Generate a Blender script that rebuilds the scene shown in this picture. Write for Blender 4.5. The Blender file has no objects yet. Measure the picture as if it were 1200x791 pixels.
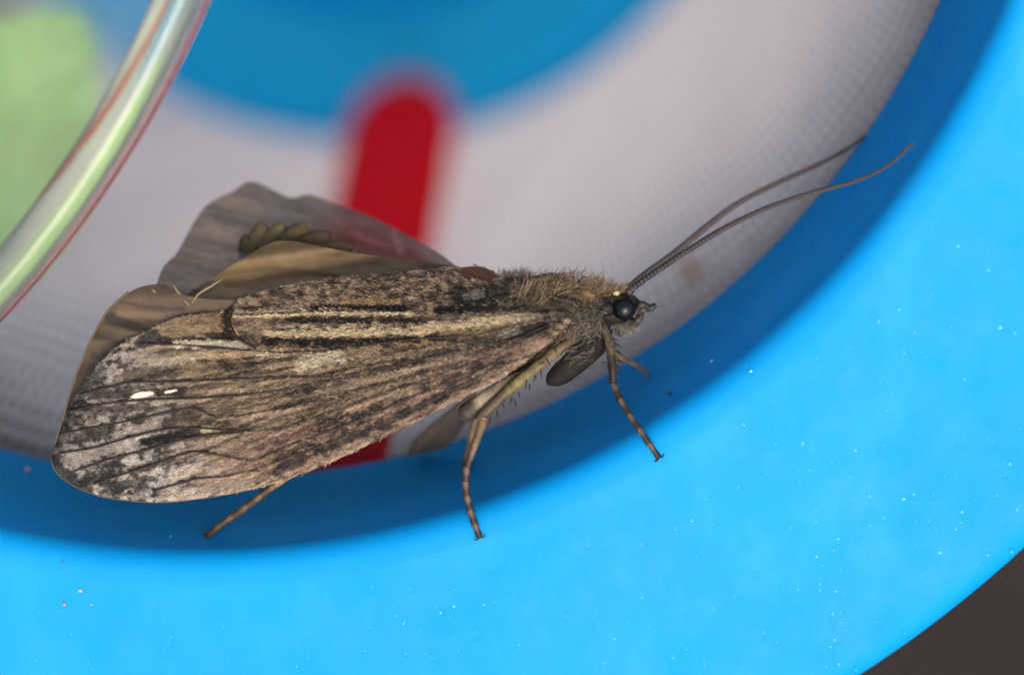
import bpy, math, random
import numpy as np
from mathutils import Matrix, Vector

random.seed(7)
rng = np.random.default_rng(11)
scene = bpy.context.scene
MM = 0.001
H = 117.0                      # height of the cage rim above the table, mm

# ------------------------------------------------------------------ camera
F, PX, PY = 3100.0, 600.0, 395.5          # focal length and centre, in pixels of the 1200 px photograph
DCAM, VX, VY = 94.955, 605.153, -265.456  # height above the rim, and where straight-down lands in the picture
_d = np.array([(VX - PX) / F, -(VY - PY) / F, -1.0]); _d /= np.linalg.norm(_d)
_z = -_d
_x = np.array([1.0, 0, 0]) - _z * _z[0]; _x /= np.linalg.norm(_x)
W2C = np.stack([_x, np.cross(_z, _x), _z], 1)
cam = bpy.data.objects.new("camera", bpy.data.cameras.new("camera"))
scene.collection.objects.link(cam)
cam.matrix_world = Matrix.Translation((0, 0, (H + DCAM) * MM)) @ Matrix(W2C.T.tolist()).to_4x4()
cam.data.sensor_width = 36.0
cam.data.lens = F / 1200 * 36
cam.data.clip_start = 0.004
cam.data.clip_end = 20
cam.data.dof.use_dof = True
cam.data.dof.focus_distance = 98.4 * MM
cam.data.dof.aperture_fstop = 23.0
scene.camera = cam

# ------------------------------------------------------------------ light
SUN_AZ, SUN_EL = math.radians(-56), math.radians(71)     # azimuth from +X towards +Y
sdir = Vector((math.cos(SUN_AZ) * math.cos(SUN_EL), math.sin(SUN_AZ) * math.cos(SUN_EL), math.sin(SUN_EL)))
world = bpy.data.worlds.new("World"); scene.world = world
world.use_nodes = True
wn = world.node_tree
sky = wn.nodes.new("ShaderNodeTexSky"); sky.sky_type = 'NISHITA'; sky.sun_disc = False
sky.sun_elevation = SUN_EL
sky.sun_rotation = math.pi / 2 - SUN_AZ
sky.air_density = 1.0; sky.dust_density = 6.0; sky.ozone_density = 0.0
wn.links.new(sky.outputs[0], wn.nodes["Background"].inputs[0])
wn.nodes["Background"].inputs[1].default_value = 0.15
sun = bpy.data.objects.new("sun", bpy.data.lights.new("sun", 'SUN'))
scene.collection.objects.link(sun)
sun.data.energy = 0.85
sun.data.angle = math.radians(34)
sun.data.color = (1.0, 0.92, 0.82)
sun.rotation_euler = (-sdir).to_track_quat('-Z', 'Y').to_euler()
sun.location = sdir * 2
vs = scene.view_settings
vs.view_transform = 'Standard'; vs.look = 'None'; vs.gamma = 1.0; vs.use_curve_mapping = False
vs.exposure = 0.78
scene.cycles.use_denoising = True
scene.cycles.max_bounces = 8
scene.cycles.use_adaptive_sampling = True
scene.cycles.adaptive_threshold = 0.03
scene.cycles.transparent_max_bounces = 16
scene.cycles.caustics_reflective = False

# ------------------------------------------------------------------ helpers
def P(px, py, z):
    """photo pixel + height above the rim plane (mm) -> point in rim-frame mm"""
    px, py, z = np.broadcast_arrays(np.asarray(px, float), np.asarray(py, float), np.asarray(z, float))
    r = np.stack([(px - PX) / F, -(py - PY) / F, -np.ones_like(px)], -1) @ W2C
    t = (z - DCAM) / r[..., 2]
    out = r * t[..., None]
    out[..., 2] += DCAM
    return out

PXMM = 0.0309                   # one photo pixel at the rim, in mm

def s2l(c):
    c = np.asarray(c, float) / 255.0
    return np.where(c <= 0.04045, c / 12.92, ((c + 0.055) / 1.055) ** 2.4)

def sstep(a, b, x):
    t = np.clip((x - a) / (b - a), 0, 1)
    return t * t * (3 - 2 * t)

_tab = rng.random((256, 256))
def vnoise(x, y, o=0):
    x = np.asarray(x, float) + o * 17.31; y = np.asarray(y, float) + o * 9.77
    xi = np.floor(x).astype(int); yi = np.floor(y).astype(int)
    fx = x - xi; fy = y - yi
    fx = fx * fx * (3 - 2 * fx); fy = fy * fy * (3 - 2 * fy)
    g = lambda a, b: _tab[(xi + a) % 256, (yi + b) % 256]
    return (g(0, 0) * (1 - fx) + g(1, 0) * fx) * (1 - fy) + (g(0, 1) * (1 - fx) + g(1, 1) * fx) * fy
def fbm(x, y, o=0, n=4):
    s = 0; a = 0.5; t = 0
    for k in range(n):
        s = s + a * vnoise(x * 2 ** k, y * 2 ** k, o + k * 3); t += a; a *= 0.55
    return s / t

def catmull(pts, n):
    p = np.asarray(pts, float)
    seg = np.linalg.norm(np.diff(p[:, :2], axis=0), axis=1)
    t = np.concatenate([[0], np.cumsum(np.maximum(seg, 1e-6))]); t /= t[-1]
    tt = np.linspace(0, 1, n)
    m = np.zeros_like(p)
    m[1:-1] = (p[2:] - p[:-2]) / (t[2:] - t[:-2])[:, None]
    m[0] = (p[1] - p[0]) / (t[1] - t[0]); m[-1] = (p[-1] - p[-2]) / (t[-1] - t[-2])
    i = np.clip(np.searchsorted(t, tt, side='right') - 1, 0, len(t) - 2)
    h = (t[i + 1] - t[i])[:, None]; u = ((tt - t[i])[:, None]) / h
    return ((2*u**3 - 3*u**2 + 1) * p[i] + (u**3 - 2*u**2 + u) * h * m[i]
            + (-2*u**3 + 3*u**2) * p[i+1] + (u**3 - u**2) * h * m[i+1])

def link(o, parent=None):
    scene.collection.objects.link(o)
    if parent is not None:
        o.parent = parent
    return o

def tag(o, label=None, cat=None, group=None, kind=None):
    if label: o["label"] = label
    if cat: o["category"] = cat
    if group: o["group"] = group
    if kind: o["kind"] = kind
    return o

ORG = {}
def empty(name, base):
    e = bpy.data.objects.new(name, None)
    e.empty_display_size = 0.003
    e.location = Vector((np.asarray(base, float) + (0, 0, H)) * MM)
    ORG[e.name] = np.asarray(base, float)
    return link(e)

def root_org(o):
    while o is not None:
        if o.name in ORG: return ORG[o.name]
        o = o.parent
    return None

def mesh(name, v, f, mat, parent=None, col=None, smooth=True, base=None, uv=None):
    """v in rim-frame mm. A child is stored relative to its thing's base."""
    v = np.asarray(v, float)
    if parent is not None:
        org = root_org(parent)
    else:
        org = np.asarray(base if base is not None else (v[:, 0].mean(), v[:, 1].mean(), v[:, 2].min()), float)
    me = bpy.data.meshes.new(name)
    vl = (v - org) * MM
    if isinstance(f, np.ndarray):
        k = f.shape[1]
        me.vertices.add(len(vl)); me.vertices.foreach_set("co", vl.ravel())
        me.loops.add(f.size); me.loops.foreach_set("vertex_index", f.ravel().astype(np.int32))
        me.polygons.add(len(f)); me.polygons.foreach_set("loop_start", np.arange(0, f.size, k, dtype=np.int32))
        me.update(calc_edges=True)
    else:
        me.from_pydata(vl.tolist(), [], f)
    if col is not None:
        c = np.ones((len(v), 4)); col = np.asarray(col, float); c[:, :col.shape[1]] = col
        a = me.attributes.new("Col", 'FLOAT_COLOR', 'POINT'); a.data.foreach_set("color", c.ravel())
    if uv is not None:
        a = me.attributes.new("mm", 'FLOAT_VECTOR', 'POINT')
        u3 = np.zeros((len(v), 3)); u3[:, :2] = uv; a.data.foreach_set("vector", u3.ravel())
    me.polygons.foreach_set("use_smooth", np.full(len(me.polygons), smooth))
    me.materials.append(mat)
    me.validate(); me.update()
    o = bpy.data.objects.new(name, me)
    if parent is None:
        o.location = Vector((org + (0, 0, H)) * MM); 
    link(o, parent)
    if parent is None: ORG[o.name] = org
    return o

def grid_faces(nu, nv, closed_u=False, closed_v=False):
    iu = np.arange(nu if closed_u else nu - 1); iv = np.arange(nv if closed_v else nv - 1)
    a, b = np.meshgrid(iu, iv, indexing='ij')
    a2 = (a + 1) % nu; b2 = (b + 1) % nv
    return np.stack([a * nv + b, a2 * nv + b, a2 * nv + b2, a * nv + b2], -1).reshape(-1, 4)

def revolve(profile, n, centre, a0=0.0, a1=2 * math.pi, closed_profile=False):
    pr = np.asarray(profile, float)
    full = abs(a1 - a0 - 2 * math.pi) < 1e-6
    ang = np.linspace(a0, a1, n, endpoint=not full)
    v = np.zeros((n, len(pr), 3))
    v[..., 0] = centre[0] + np.cos(ang)[:, None] * pr[None, :, 0]
    v[..., 1] = centre[1] + np.sin(ang)[:, None] * pr[None, :, 0]
    v[..., 2] = pr[None, :, 1]
    return v.reshape(-1, 3), grid_faces(n, len(pr), closed_u=full, closed_v=closed_profile)

def tube(pts, rad, sides=10, caps=True, squash=None):
    """pts (n,3) mm, rad (n,) mm -> verts, faces (list) ; squash flattens along camera depth"""
    p = np.asarray(pts, float); r = np.broadcast_to(np.asarray(rad, float), (len(p),))
    t = np.gradient(p, axis=0); t /= np.linalg.norm(t, axis=1)[:, None] + 1e-12
    up = np.array([0.0, 0, 1.0])
    u = np.cross(t, up); bad = np.linalg.norm(u, axis=1) < 0.05; u[bad] = [1, 0, 0]
    u /= np.linalg.norm(u, axis=1)[:, None]
    w = np.cross(u, t)
    a = np.linspace(0, 2 * math.pi, sides, endpoint=False)
    sq = 1.0 if squash is None else squash
    v = p[:, None] + r[:, None, None] * (np.cos(a)[None, :, None] * u[:, None] + sq * np.sin(a)[None, :, None] * w[:, None])
    v = v.reshape(-1, 3)
    f = grid_faces(len(p), sides, closed_v=True).tolist()
    if caps:
        f.append(list(range(sides))[::-1]); f.append([(len(p) - 1) * sides + k for k in range(sides)])
    return v, f

class Soup:
    """collects several small shapes into one mesh"""
    def __init__(s): s.v = []; s.f = []; s.c = []; s.n = 0
    def add(s, v, f, c=None):
        v = np.asarray(v, float)
        s.v.append(v); s.f += [[i + s.n for i in q] for q in (f.tolist() if isinstance(f, np.ndarray) else f)]
        if c is not None:
            c = np.asarray(c, float); s.c.append(np.broadcast_to(c, (len(v), 3)) if c.ndim == 1 else c)
        s.n += len(v)
    def build(s, name, mat, parent, smooth=True):
        return mesh(name, np.concatenate(s.v), s.f, mat, parent, np.concatenate(s.c) if s.c else None, smooth)

# ------------------------------------------------------------------ materials
def new_mat(name):
    m = bpy.data.materials.new(name); m.use_nodes = True
    nt = m.node_tree
    return m, nt, nt.nodes["Principled BSDF"], nt.nodes["Material Output"]
def node(nt, kind, **kw):
    n = nt.nodes.new(kind)
    for k, v in kw.items():
        if k.startswith("i_"): n.inputs[int(k[2:])].default_value = v
        else: setattr(n, k, v)
    return n
def math_n(nt, op, a, b=None):
    n = nt.nodes.new("ShaderNodeMath"); n.operation = op
    for i, x in enumerate((a, b)):
        if x is None: continue
        if isinstance(x, (int, float)): n.inputs[i].default_value = x
        else: nt.links.new(x, n.inputs[i])
    return n.outputs[0]
def ramp(nt, fac, stops):
    r = nt.nodes.new("ShaderNodeValToRGB")
    while len(r.color_ramp.elements) < len(stops): r.color_ramp.elements.new(0.5)
    for e, (p, c) in zip(r.color_ramp.elements, stops): e.position = p; e.color = (*c, 1)
    nt.links.new(fac, r.inputs[0]); return r.outputs[0]
def noise_n(nt, scale, detail=4, vec=None, rough=0.55, stretch=None):
    n = nt.nodes.new("ShaderNodeTexNoise"); n.inputs["Scale"].default_value = scale
    n.inputs["Detail"].default_value = detail; n.inputs["Roughness"].default_value = rough
    if vec is None:
        vec = nt.nodes.new("ShaderNodeTexCoord").outputs["Object"]
    if stretch:
        mp = nt.nodes.new("ShaderNodeMapping"); mp.inputs["Scale"].default_value = stretch
        nt.links.new(vec, mp.inputs[0]); vec = mp.outputs[0]
    nt.links.new(vec, n.inputs["Vector"]); return n
def bump(nt, height, dist, strength=1.0):
    b = nt.nodes.new("ShaderNodeBump"); b.inputs["Distance"].default_value = dist; b.inputs["Strength"].default_value = strength
    nt.links.new(height, b.inputs["Height"]); return b.outputs[0]

def mat_plastic(name, c0, c1, rough=0.34, spec=0.5):
    m, nt, b, o = new_mat(name)
    n = noise_n(nt, 90, 5)
    nt.links.new(ramp(nt, n.outputs[0], [(0.3, c0), (0.72, c1)]), b.inputs["Base Color"])
    n2 = noise_n(nt, 420, 6, rough=0.7)
    r = nt.nodes.new("ShaderNodeMapRange"); r.inputs[1].default_value = 0.3; r.inputs[2].default_value = 0.7
    r.inputs[3].default_value = rough - 0.08; r.inputs[4].default_value = rough + 0.14
    nt.links.new(n2.outputs[0], r.inputs[0]); nt.links.new(r.outputs[0], b.inputs["Roughness"])
    n3 = noise_n(nt, 700, 5, stretch=(1, 0.25, 1))
    nt.links.new(bump(nt, n3.outputs[0], 0.00002, 0.5), b.inputs["Normal"])
    b.inputs["Specular IOR Level"].default_value = spec
    return m

M = {}
M['blue'] = mat_plastic("blue_plastic", (0.0004, 0.238, 0.56), (0.0012, 0.270, 0.62), 0.5, 0.12)
nt = M['blue'].node_tree; b = nt.nodes["Principled BSDF"]
sm = noise_n(nt, 150, 5, rough=0.6, stretch=(1.0, 0.22, 1.0)); sm2 = noise_n(nt, 45, 3)
sf = math_n(nt, 'MULTIPLY', sm.outputs[0], sm2.outputs[0])
mrr = nt.nodes.new("ShaderNodeMapRange"); mrr.inputs[1].default_value = 0.27; mrr.inputs[2].default_value = 0.42; mrr.inputs[3].default_value = 0.0; mrr.inputs[4].default_value = 0.22
nt.links.new(sf, mrr.inputs[0])
mxs = nt.nodes.new("ShaderNodeMix"); mxs.data_type = 'RGBA'; mxs.inputs[7].default_value = (0.05, 0.38, 0.70, 1)
src = b.inputs["Base Color"].links[0].from_socket
nt.links.new(src, mxs.inputs[6]); nt.links.new(mrr.outputs[0], mxs.inputs[0]); nt.links.new(mxs.outputs[2], b.inputs["Base Color"])
M['brightened_blue'] = mat_plastic("brightened_blue_plastic", (0.006, 0.47, 0.93), (0.010, 0.53, 0.97), 0.5, 0.12)  # cage blue lightened for the base, extra light painted into its colour
M['red'] = mat_plastic("red_plastic", (0.80, 0.005, 0.010), (0.88, 0.008, 0.016), 0.5, 0.15)

nt = M['red'].node_tree; b = nt.nodes["Principled BSDF"]
tr = nt.nodes.new("ShaderNodeBsdfTranslucent"); tr.inputs[0].default_value = (0.95, 0.010, 0.030, 1)
ms = nt.nodes.new("ShaderNodeMixShader"); ms.inputs[0].default_value = 0.7
nt.links.new(b.outputs[0], ms.inputs[1]); nt.links.new(tr.outputs[0], ms.inputs[2]); nt.links.new(ms.outputs[0], nt.nodes["Material Output"].inputs[0])

# woven white cloth: coordinates in mm along and down the cloth
m, nt, b, o = new_mat("woven_cloth")
at = node(nt, "ShaderNodeAttribute", attribute_name="mm")
wob = noise_n(nt, 0.35, 3, vec=at.outputs["Vector"])
sc = nt.nodes.new("ShaderNodeVectorMath"); sc.operation = 'SCALE'; sc.inputs["Scale"].default_value = 0.55
nt.links.new(wob.outputs["Color"], sc.inputs[0])
ad = nt.nodes.new("ShaderNodeVectorMath"); ad.operation = 'ADD'
nt.links.new(at.outputs["Vector"], ad.inputs[0]); nt.links.new(sc.outputs[0], ad.inputs[1])
sp = nt.nodes.new("ShaderNodeSeparateXYZ"); nt.links.new(ad.outputs[0], sp.inputs[0])
k = 2 * math.pi / 0.52; k2 = 2 * math.pi / 2.5
su = math_n(nt, 'SINE', math_n(nt, 'MULTIPLY', sp.outputs[0], k)); sv = math_n(nt, 'SINE', math_n(nt, 'MULTIPLY', sp.outputs[1], k2))
weave = math_n(nt, 'MULTIPLY_ADD', math_n(nt, 'ADD', su, sv), 0.25); weave.node.inputs[2].default_value = 0.5
dirt = noise_n(nt, 0.5, 5, vec=at.outputs["Vector"])
mixf = math_n(nt, 'ADD', math_n(nt, 'MULTIPLY', weave, 0.75), math_n(nt, 'MULTIPLY', dirt.outputs[0], 0.25))
cl = ramp(nt, mixf, [(0.26, (0.22, 0.195, 0.185)), (0.44, (0.84, 0.765, 0.755)), (0.58, (0.98, 0.90, 0.90))])
# one orange-brown stain on the cloth
dist = nt.nodes.new("ShaderNodeVectorMath"); dist.operation = 'DISTANCE'
sqz = nt.nodes.new("ShaderNodeVectorMath"); sqz.operation = 'MULTIPLY'; sqz.inputs[1].default_value = (1, 0.2, 0.2)
nt.links.new(ad.outputs[0], sqz.inputs[0]); nt.links.new(sqz.outputs[0], dist.inputs[0]); STAIN = dist
stf = nt.nodes.new("ShaderNodeMapRange"); stf.inputs[1].default_value = 0.45; stf.inputs[2].default_value = 0.75
stf.inputs[3].default_value = 0.5; stf.inputs[4].default_value = 0.0
nt.links.new(dist.outputs["Value"], stf.inputs[0])
mx = nt.nodes.new("ShaderNodeMix"); mx.data_type = 'RGBA'
nt.links.new(stf.outputs[0], mx.inputs[0]); nt.links.new(cl, mx.inputs[6]); mx.inputs[7].default_value = (0.55, 0.20, 0.07, 1)
b.inputs["Roughness"].default_value = 0.9
nt.links.new(mx.outputs[2], b.inputs["Base Color"])
bn = bump(nt, weave, 0.0002, 1.0); nt.links.new(bn, b.inputs["Normal"])
tr = nt.nodes.new("ShaderNodeBsdfTranslucent"); nt.links.new(mx.outputs[2], tr.inputs[0]); nt.links.new(bn, tr.inputs[1])
ms = nt.nodes.new("ShaderNodeMixShader"); ms.inputs[0].default_value = 0.76
nt.links.new(b.outputs[0], ms.inputs[1]); nt.links.new(tr.outputs[0], ms.inputs[2]); nt.links.new(ms.outputs[0], o.inputs[0])
M['cloth'] = m

m, nt, b, o = new_mat("brown_table")
n = noise_n(nt, 14, 8, stretch=(1, 9, 1))
nt.links.new(ramp(nt, n.outputs[0], [(0.3, (0.012, 0.0090, 0.0080)), (0.7, (0.022, 0.0165, 0.0145))]), b.inputs["Base Color"])
b.inputs["Roughness"].default_value = 0.8; b.inputs["Specular IOR Level"].default_value = 0.15
nt.links.new(bump(nt, n.outputs[0], 0.0004), b.inputs["Normal"])
M['table'] = m

def mat_clear(name, tint, rough=0.03, ior=1.45, wave=0.00002):
    m, nt, b, o = new_mat(name)
    b.inputs["Base Color"].default_value = (*tint, 1)
    b.inputs["Transmission Weight"].default_value = 1.0
    b.inputs["IOR"].default_value = ior
    n = noise_n(nt, 300, 4)
    r = nt.nodes.new("ShaderNodeMapRange"); r.inputs[3].default_value = rough; r.inputs[4].default_value = rough + 0.12
    nt.links.new(n.outputs[0], r.inputs[0]); nt.links.new(r.outputs[0], b.inputs["Roughness"])
    n3 = noise_n(nt, 160, 3); nt.links.new(bump(nt, n3.outputs[0], wave, 0.6), b.inputs["Normal"])
    return m
M['clear'] = mat_clear("clear_plastic", (0.93, 0.98, 0.93), 0.10, 1.25)
M['clear_rim'] = mat_clear("clear_plastic_rim", (0.84, 0.95, 0.72), 0.10, 1.42, 0.0001)
M['seal'] = mat_clear("red_clear_seal", (0.90, 0.35, 0.42), 0.2)

def mat_attr(name, rough=0.6, spec=0.4, bumps=(1800, 0.00003), trans=0.0, alpha=None, sheen=0.0):
    """colour from the painted-on pigment attribute Col, plus fine grain"""
    m, nt, b, o = new_mat(name)
    a = node(nt, "ShaderNodeAttribute", attribute_name="Col")
    g = noise_n(nt, bumps[0], 4)
    mr = nt.nodes.new("ShaderNodeMapRange"); mr.inputs[3].default_value = 0.75; mr.inputs[4].default_value = 1.25
    nt.links.new(g.outputs[0], mr.inputs[0])
    v = nt.nodes.new("ShaderNodeVectorMath"); v.operation = 'SCALE'
    nt.links.new(a.outputs["Color"], v.inputs[0]); nt.links.new(mr.outputs[0], v.inputs["Scale"])
    nt.links.new(v.outputs[0], b.inputs["Base Color"])
    b.inputs["Roughness"].default_value = rough; b.inputs["Specular IOR Level"].default_value = spec
    b.inputs["Sheen Weight"].default_value = sheen
    bn = bump(nt, g.outputs[0], bumps[1], 0.8); nt.links.new(bn, b.inputs["Normal"])
    last = b.outputs[0]
    if trans:
        t = nt.nodes.new("ShaderNodeBsdfTranslucent"); nt.links.new(v.outputs[0], t.inputs[0])
        x = nt.nodes.new("ShaderNodeMixShader"); x.inputs[0].default_value = trans
        nt.links.new(last, x.inputs[1]); nt.links.new(t.outputs[0], x.inputs[2]); last = x.outputs[0]
    if alpha is not None:
        t = nt.nodes.new("ShaderNodeBsdfTransparent"); t.inputs[0].default_value = (0.80, 0.72, 0.62, 1)
        x = nt.nodes.new("ShaderNodeMixShader"); x.inputs[0].default_value = alpha
        nt.links.new(last, x.inputs[1]); nt.links.new(t.outputs[0], x.inputs[2]); last = x.outputs[0]
    nt.links.new(last, o.inputs[0])
    return m
M['wing'] = mat_attr("scaled_wing", 0.62, 0.3)
M['scale'] = mat_attr("wing_hair", 0.42, 0.5, trans=0.15)
M['membrane'] = mat_attr("bare_wing_membrane", 0.42, 0.45, (700, 0.00003), trans=0.4, alpha=0.20)
M['membrane2'] = mat_attr("folded_wing_membrane", 0.6, 0.25, (700, 0.00003), trans=0.25, alpha=0.06)
M['chitin'] = mat_attr("leg_chitin", 0.5, 0.3, (2500, 0.00002))
M['dark_chitin'] = mat_attr("dark_chitin", 0.55, 0.08, (2500, 0.00002))
M['body'] = mat_attr("body_chitin", 0.6, 0.25, (900, 0.00008))
M['hair'] = mat_attr("insect_hair", 0.4, 0.5, trans=0.2)
M['dust'] = mat_attr("dust", 0.8, 0.2)
M['leaf'] = mat_attr("green_leaf", 0.5, 0.4, (260, 0.0003), trans=0.5)
m, nt, b, o = new_mat("compound_eye")
vo = nt.nodes.new("ShaderNodeTexVoronoi"); vo.inputs["Scale"].default_value = 24000
tc = nt.nodes.new("ShaderNodeTexCoord"); nt.links.new(tc.outputs["Object"], vo.inputs["Vector"])
b.inputs["Base Color"].default_value = (0.004, 0.004, 0.004, 1); b.inputs["Roughness"].default_value = 0.2; b.inputs["Specular IOR Level"].default_value = 0.28
nt.links.new(bump(nt, vo.outputs[0], 0.000008, 0.35), b.inputs["Normal"])
M['eye'] = m
m, nt, b, o = new_mat("pale_ocellus")
b.inputs["Base Color"].default_value = (0.56, 0.50, 0.26, 1); b.inputs["Roughness"].default_value = 0.12
b.inputs["Subsurface Weight"].default_value = 0.3; b.inputs["Subsurface Scale"].default_value = 0.0001
M['ocellus'] = m

# ------------------------------------------------------------------ table (the surface everything stands on)
tv = []
for x, y, z in ((-1, -1, 0), (1, -1, 0), (1, 1, 0), (-1, 1, 0)):
    tv.append((x * 320, y * 320, -H)); 
tv += [(x, y, -H - 22) for x, y, z in tv]
tbl = mesh("table_top", tv, [[0, 1, 2, 3], [7, 6, 5, 4], [0, 4, 5, 1], [1, 5, 6, 2], [2, 6, 7, 3], [3, 7, 4, 0]], M['table'], smooth=False)
tag(tbl, "dark brown wooden table top under the cage", kind="structure")

# ------------------------------------------------------------------ the cage
CX, CY = -12.054, 3.123
CC = (CX, CY)
cage = empty("insect_cage", (CX, CY, -H))
tag(cage, "round insect cage with a wide blue plastic rim and white cloth wall", "cage")
def arc(cx, cz, r, a0, a1, n):
    return [(cx + r * math.cos(math.radians(a)), cz + r * math.sin(math.radians(a))) for a in np.linspace(a0, a1, n)]
prof = [(33.2, -7.6), (30.73, -7.6), (30.70, -7.3), (30.75, -7.0), (31.05, -4.6), (31.42, -2.0), (31.62, -1.1)]
prof += arc(32.55, -0.92, 0.92, 172, 96, 8)
prof += [(32.72, 0.05), (33.0, 0.075), (33.3, 0.045), (33.6, 0.03), (35.0, 0.06), (37.5, 0.04), (40.5, -0.02), (43.2, -0.10)]
prof += arc(43.3, -1.3, 1.2, 85, 2, 7)
prof += [(44.55, -6.0), (44.6, -11.0), (43.4, -11.0), (43.3, -4.0), (42.0, -2.6), (34.0, -2.6), (33.2, -3.4)]
v, f = revolve(prof, 420, CC, closed_profile=True)
ang = np.arctan2(v[:, 1] - CY, v[:, 0] - CX)
v[:, 2] += np.where(v[:, 2] > -1, 0.05 * np.sin(ang * 5 + 0.6) + 0.03 * np.sin(ang * 11), 0)
mesh("rim", v, f, M['blue'], cage)
# cloth cylinder
ZB = -109.3
nz, na = 90, 360
zz = np.linspace(-6.6, ZB + 0.2, nz); aa = np.linspace(0, 2 * math.pi, na + 1)
A, Z = np.meshgrid(aa, zz, indexing='ij')
Rr = 31.0 + 1.25 * np.clip((Z - ZB) / (-6.6 - ZB), 0, 1) ** 1.5 + 0.35 * np.sin(A * 7 + Z * 0.03) * np.sin(math.pi * (Z + 6.6) / (ZB + 6.6)) + 0.18 * np.sin(A * 19 + Z * .11) * np.sin(math.pi * (Z + 6.6) / (ZB + 6.6))
cv = np.stack([CX + Rr * np.cos(A), CY + Rr * np.sin(A), Z], -1).reshape(-1, 3)
cuv = np.stack([A * 31.0, Z], -1).reshape(-1, 2)
mesh("cloth_wall", cv, grid_faces(na + 1, nz), M['cloth'], cage, uv=cuv)
# where the stain sits on the cloth: the wall point behind that pixel
best = None
for z in np.linspace(-7, -60, 400):
    q = P(812, 318, z); e = abs(math.hypot(q[0] - CX, q[1] - CY) - 31.0 - 1.25 * ((z - ZB) / (-6.6 - ZB)) ** 1.5)
    if best is None or e < best[0]: best = (e, q, z)
q = best[1]; sa = math.atan2(q[1] - CY, q[0] - CX) % (2 * math.pi)
STAIN.inputs[1].default_value = (sa * 31.0 + 0.28, (best[2] + 0.28) * 0.2, 0.056)
# base
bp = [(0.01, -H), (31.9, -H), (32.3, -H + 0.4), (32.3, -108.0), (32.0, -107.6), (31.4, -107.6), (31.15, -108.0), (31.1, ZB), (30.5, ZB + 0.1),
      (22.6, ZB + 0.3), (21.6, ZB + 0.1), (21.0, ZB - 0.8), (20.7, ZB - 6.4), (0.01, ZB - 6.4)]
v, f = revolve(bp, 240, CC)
mesh("base", v, f, M['brightened_blue'], cage)["label"] = "blue cage floor deep inside, colour brightened in place of light"

# ------------------------------------------------------------------ red paddle leaning inside the cage
def wallpt(px, py, r):
    bz = min(np.linspace(-6.9, -108.9, 1200), key=lambda z: abs(math.hypot(*(P(px, py, z)[:2] - CC)) - r))
    return P(px, py, bz)
# centre line from its rounded foot on the base up to its tip under the rim
foot = P(480, 92, ZB + 0.6); tip = P(388, 575, -8.3)
nl = 60; rows = []
axis = tip - foot; L = np.linalg.norm(axis); axis /= L
side = np.cross(axis, (0, -1, 0)); side /= np.linalg.norm(side); nrm = np.cross(side, axis)
for i in range(nl):
    t = i / (nl - 1)
    half = (4.3 * (1 - t) + 1.95 * t) 
    d0 = t * L
    if d0 < 22: half *= math.sqrt(max(1 - ((22 - d0) / 22) ** 2, 0.001))
    c = foot + axis * d0 + nrm * (0.5 * math.sin(math.pi * t))
    th = 0.40
    ring = []
    for a in np.linspace(0, 2 * math.pi, 20, endpoint=False):
        ca, sa_ = math.cos(a), math.sin(a)
        x = half * (abs(ca) ** 0.7) * (1 if ca > 0 else -1)
        y = th * (abs(sa_) ** 0.6) * (1 if sa_ > 0 else -1)
        # a shallow finger recess near the broad foot end
        rec = 0.5 * math.exp(-((d0 - 12) / 6.5) ** 2) * math.exp(-(x / 1.7) ** 2) * (1 if y > 0 else 0) * 0.6
        ring.append(c + side * x + nrm * (y - rec))
    rows.append(ring)
pv = np.array(rows).reshape(-1, 3)
pf = grid_faces(nl, 20, closed_v=True).tolist() + [list(range(20))[::-1], [(nl - 1) * 20 + k for k in range(20)]]
pad = mesh("paddle", pv, pf, M['red'], base=foot)
tag(pad, "long red plastic paddle with a rounded end leaning inside the cage", "paddle")

# ------------------------------------------------------------------ clear lid lying half across the rim
LC = (-47.378, 8.483); LR = 40.0
lid = empty("clear_lid", (LC[0], LC[1], 0.12))
tag(lid, "clear plastic lid pushed aside, lying over the edge of the blue rim", "lid")
lp = [(LR - 1.75, 0.9), (LR - 1.6, 0.35), (LR - 1.1, 0.14), (LR - 0.5, 0.16), (LR - 0.22, 0.6), (LR - 0.2, 2.2)] + arc(LR - 0.85, 2.35, 0.65, 0, 90, 5) + [(LR - 1.15, 2.95), (LR - 1.5, 2.6), (LR - 1.75, 1.9)]
v, f = revolve(lp, 400, LC, closed_profile=True)
mesh("rim_bead", v, f, M['clear_rim'], lid)
v, f = revolve([(0.01, 1.7), (LR - 1.78, 1.7), (LR - 1.78, 1.4), (0.01, 1.4)], 200, LC)
mesh("panel", v, f, M['clear'], lid, smooth=False)
v, f = revolve([(LR - 0.17, 0.45), (LR + 0.02, 0.5), (LR + 0.06, 0.9), (LR + 0.0, 1.3), (LR - 0.17, 1.35)], 400, LC, closed_profile=True)
mesh("seal", v, f, M['seal'], lid)

# ------------------------------------------------------------------ green leaf standing in the cage, under the lid
leaf = empty("green_leaf", (CX - 24.0, CY - 15.0, ZB))
tag(leaf, "broad pale green leaf on a stalk standing in the cage under the clear lid", "leaf")
lc = P(-14, 184, -30.0)
nu, nv = 48, 30
U, V = np.meshgrid(np.linspace(0, 1, nu), np.linspace(-1, 1, nv), indexing='ij')
ldir = np.array([0.53, 0.85, 0.0]); lsd = np.array([0.85, -0.53, 0.0])
wid = 5.2 * np.sin(np.clip(U, 0, 1) ** 0.8 * math.pi) ** 0.62 + 0.05
lx = (U - 0.5) * 16.0
lv = lc + lx[..., None] * ldir + (wid * V)[..., None] * lsd
lv[..., 2] += 0.9 * np.sin(U * 9 + V) + 0.8 * (V ** 2 - 0.5) - 0.35 * np.exp(-(V / 0.06) ** 2) + 0.3 * np.sin(U * 40 - abs(V) * 9) - 2.0 * (U - .5) ** 2 * 4
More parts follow.
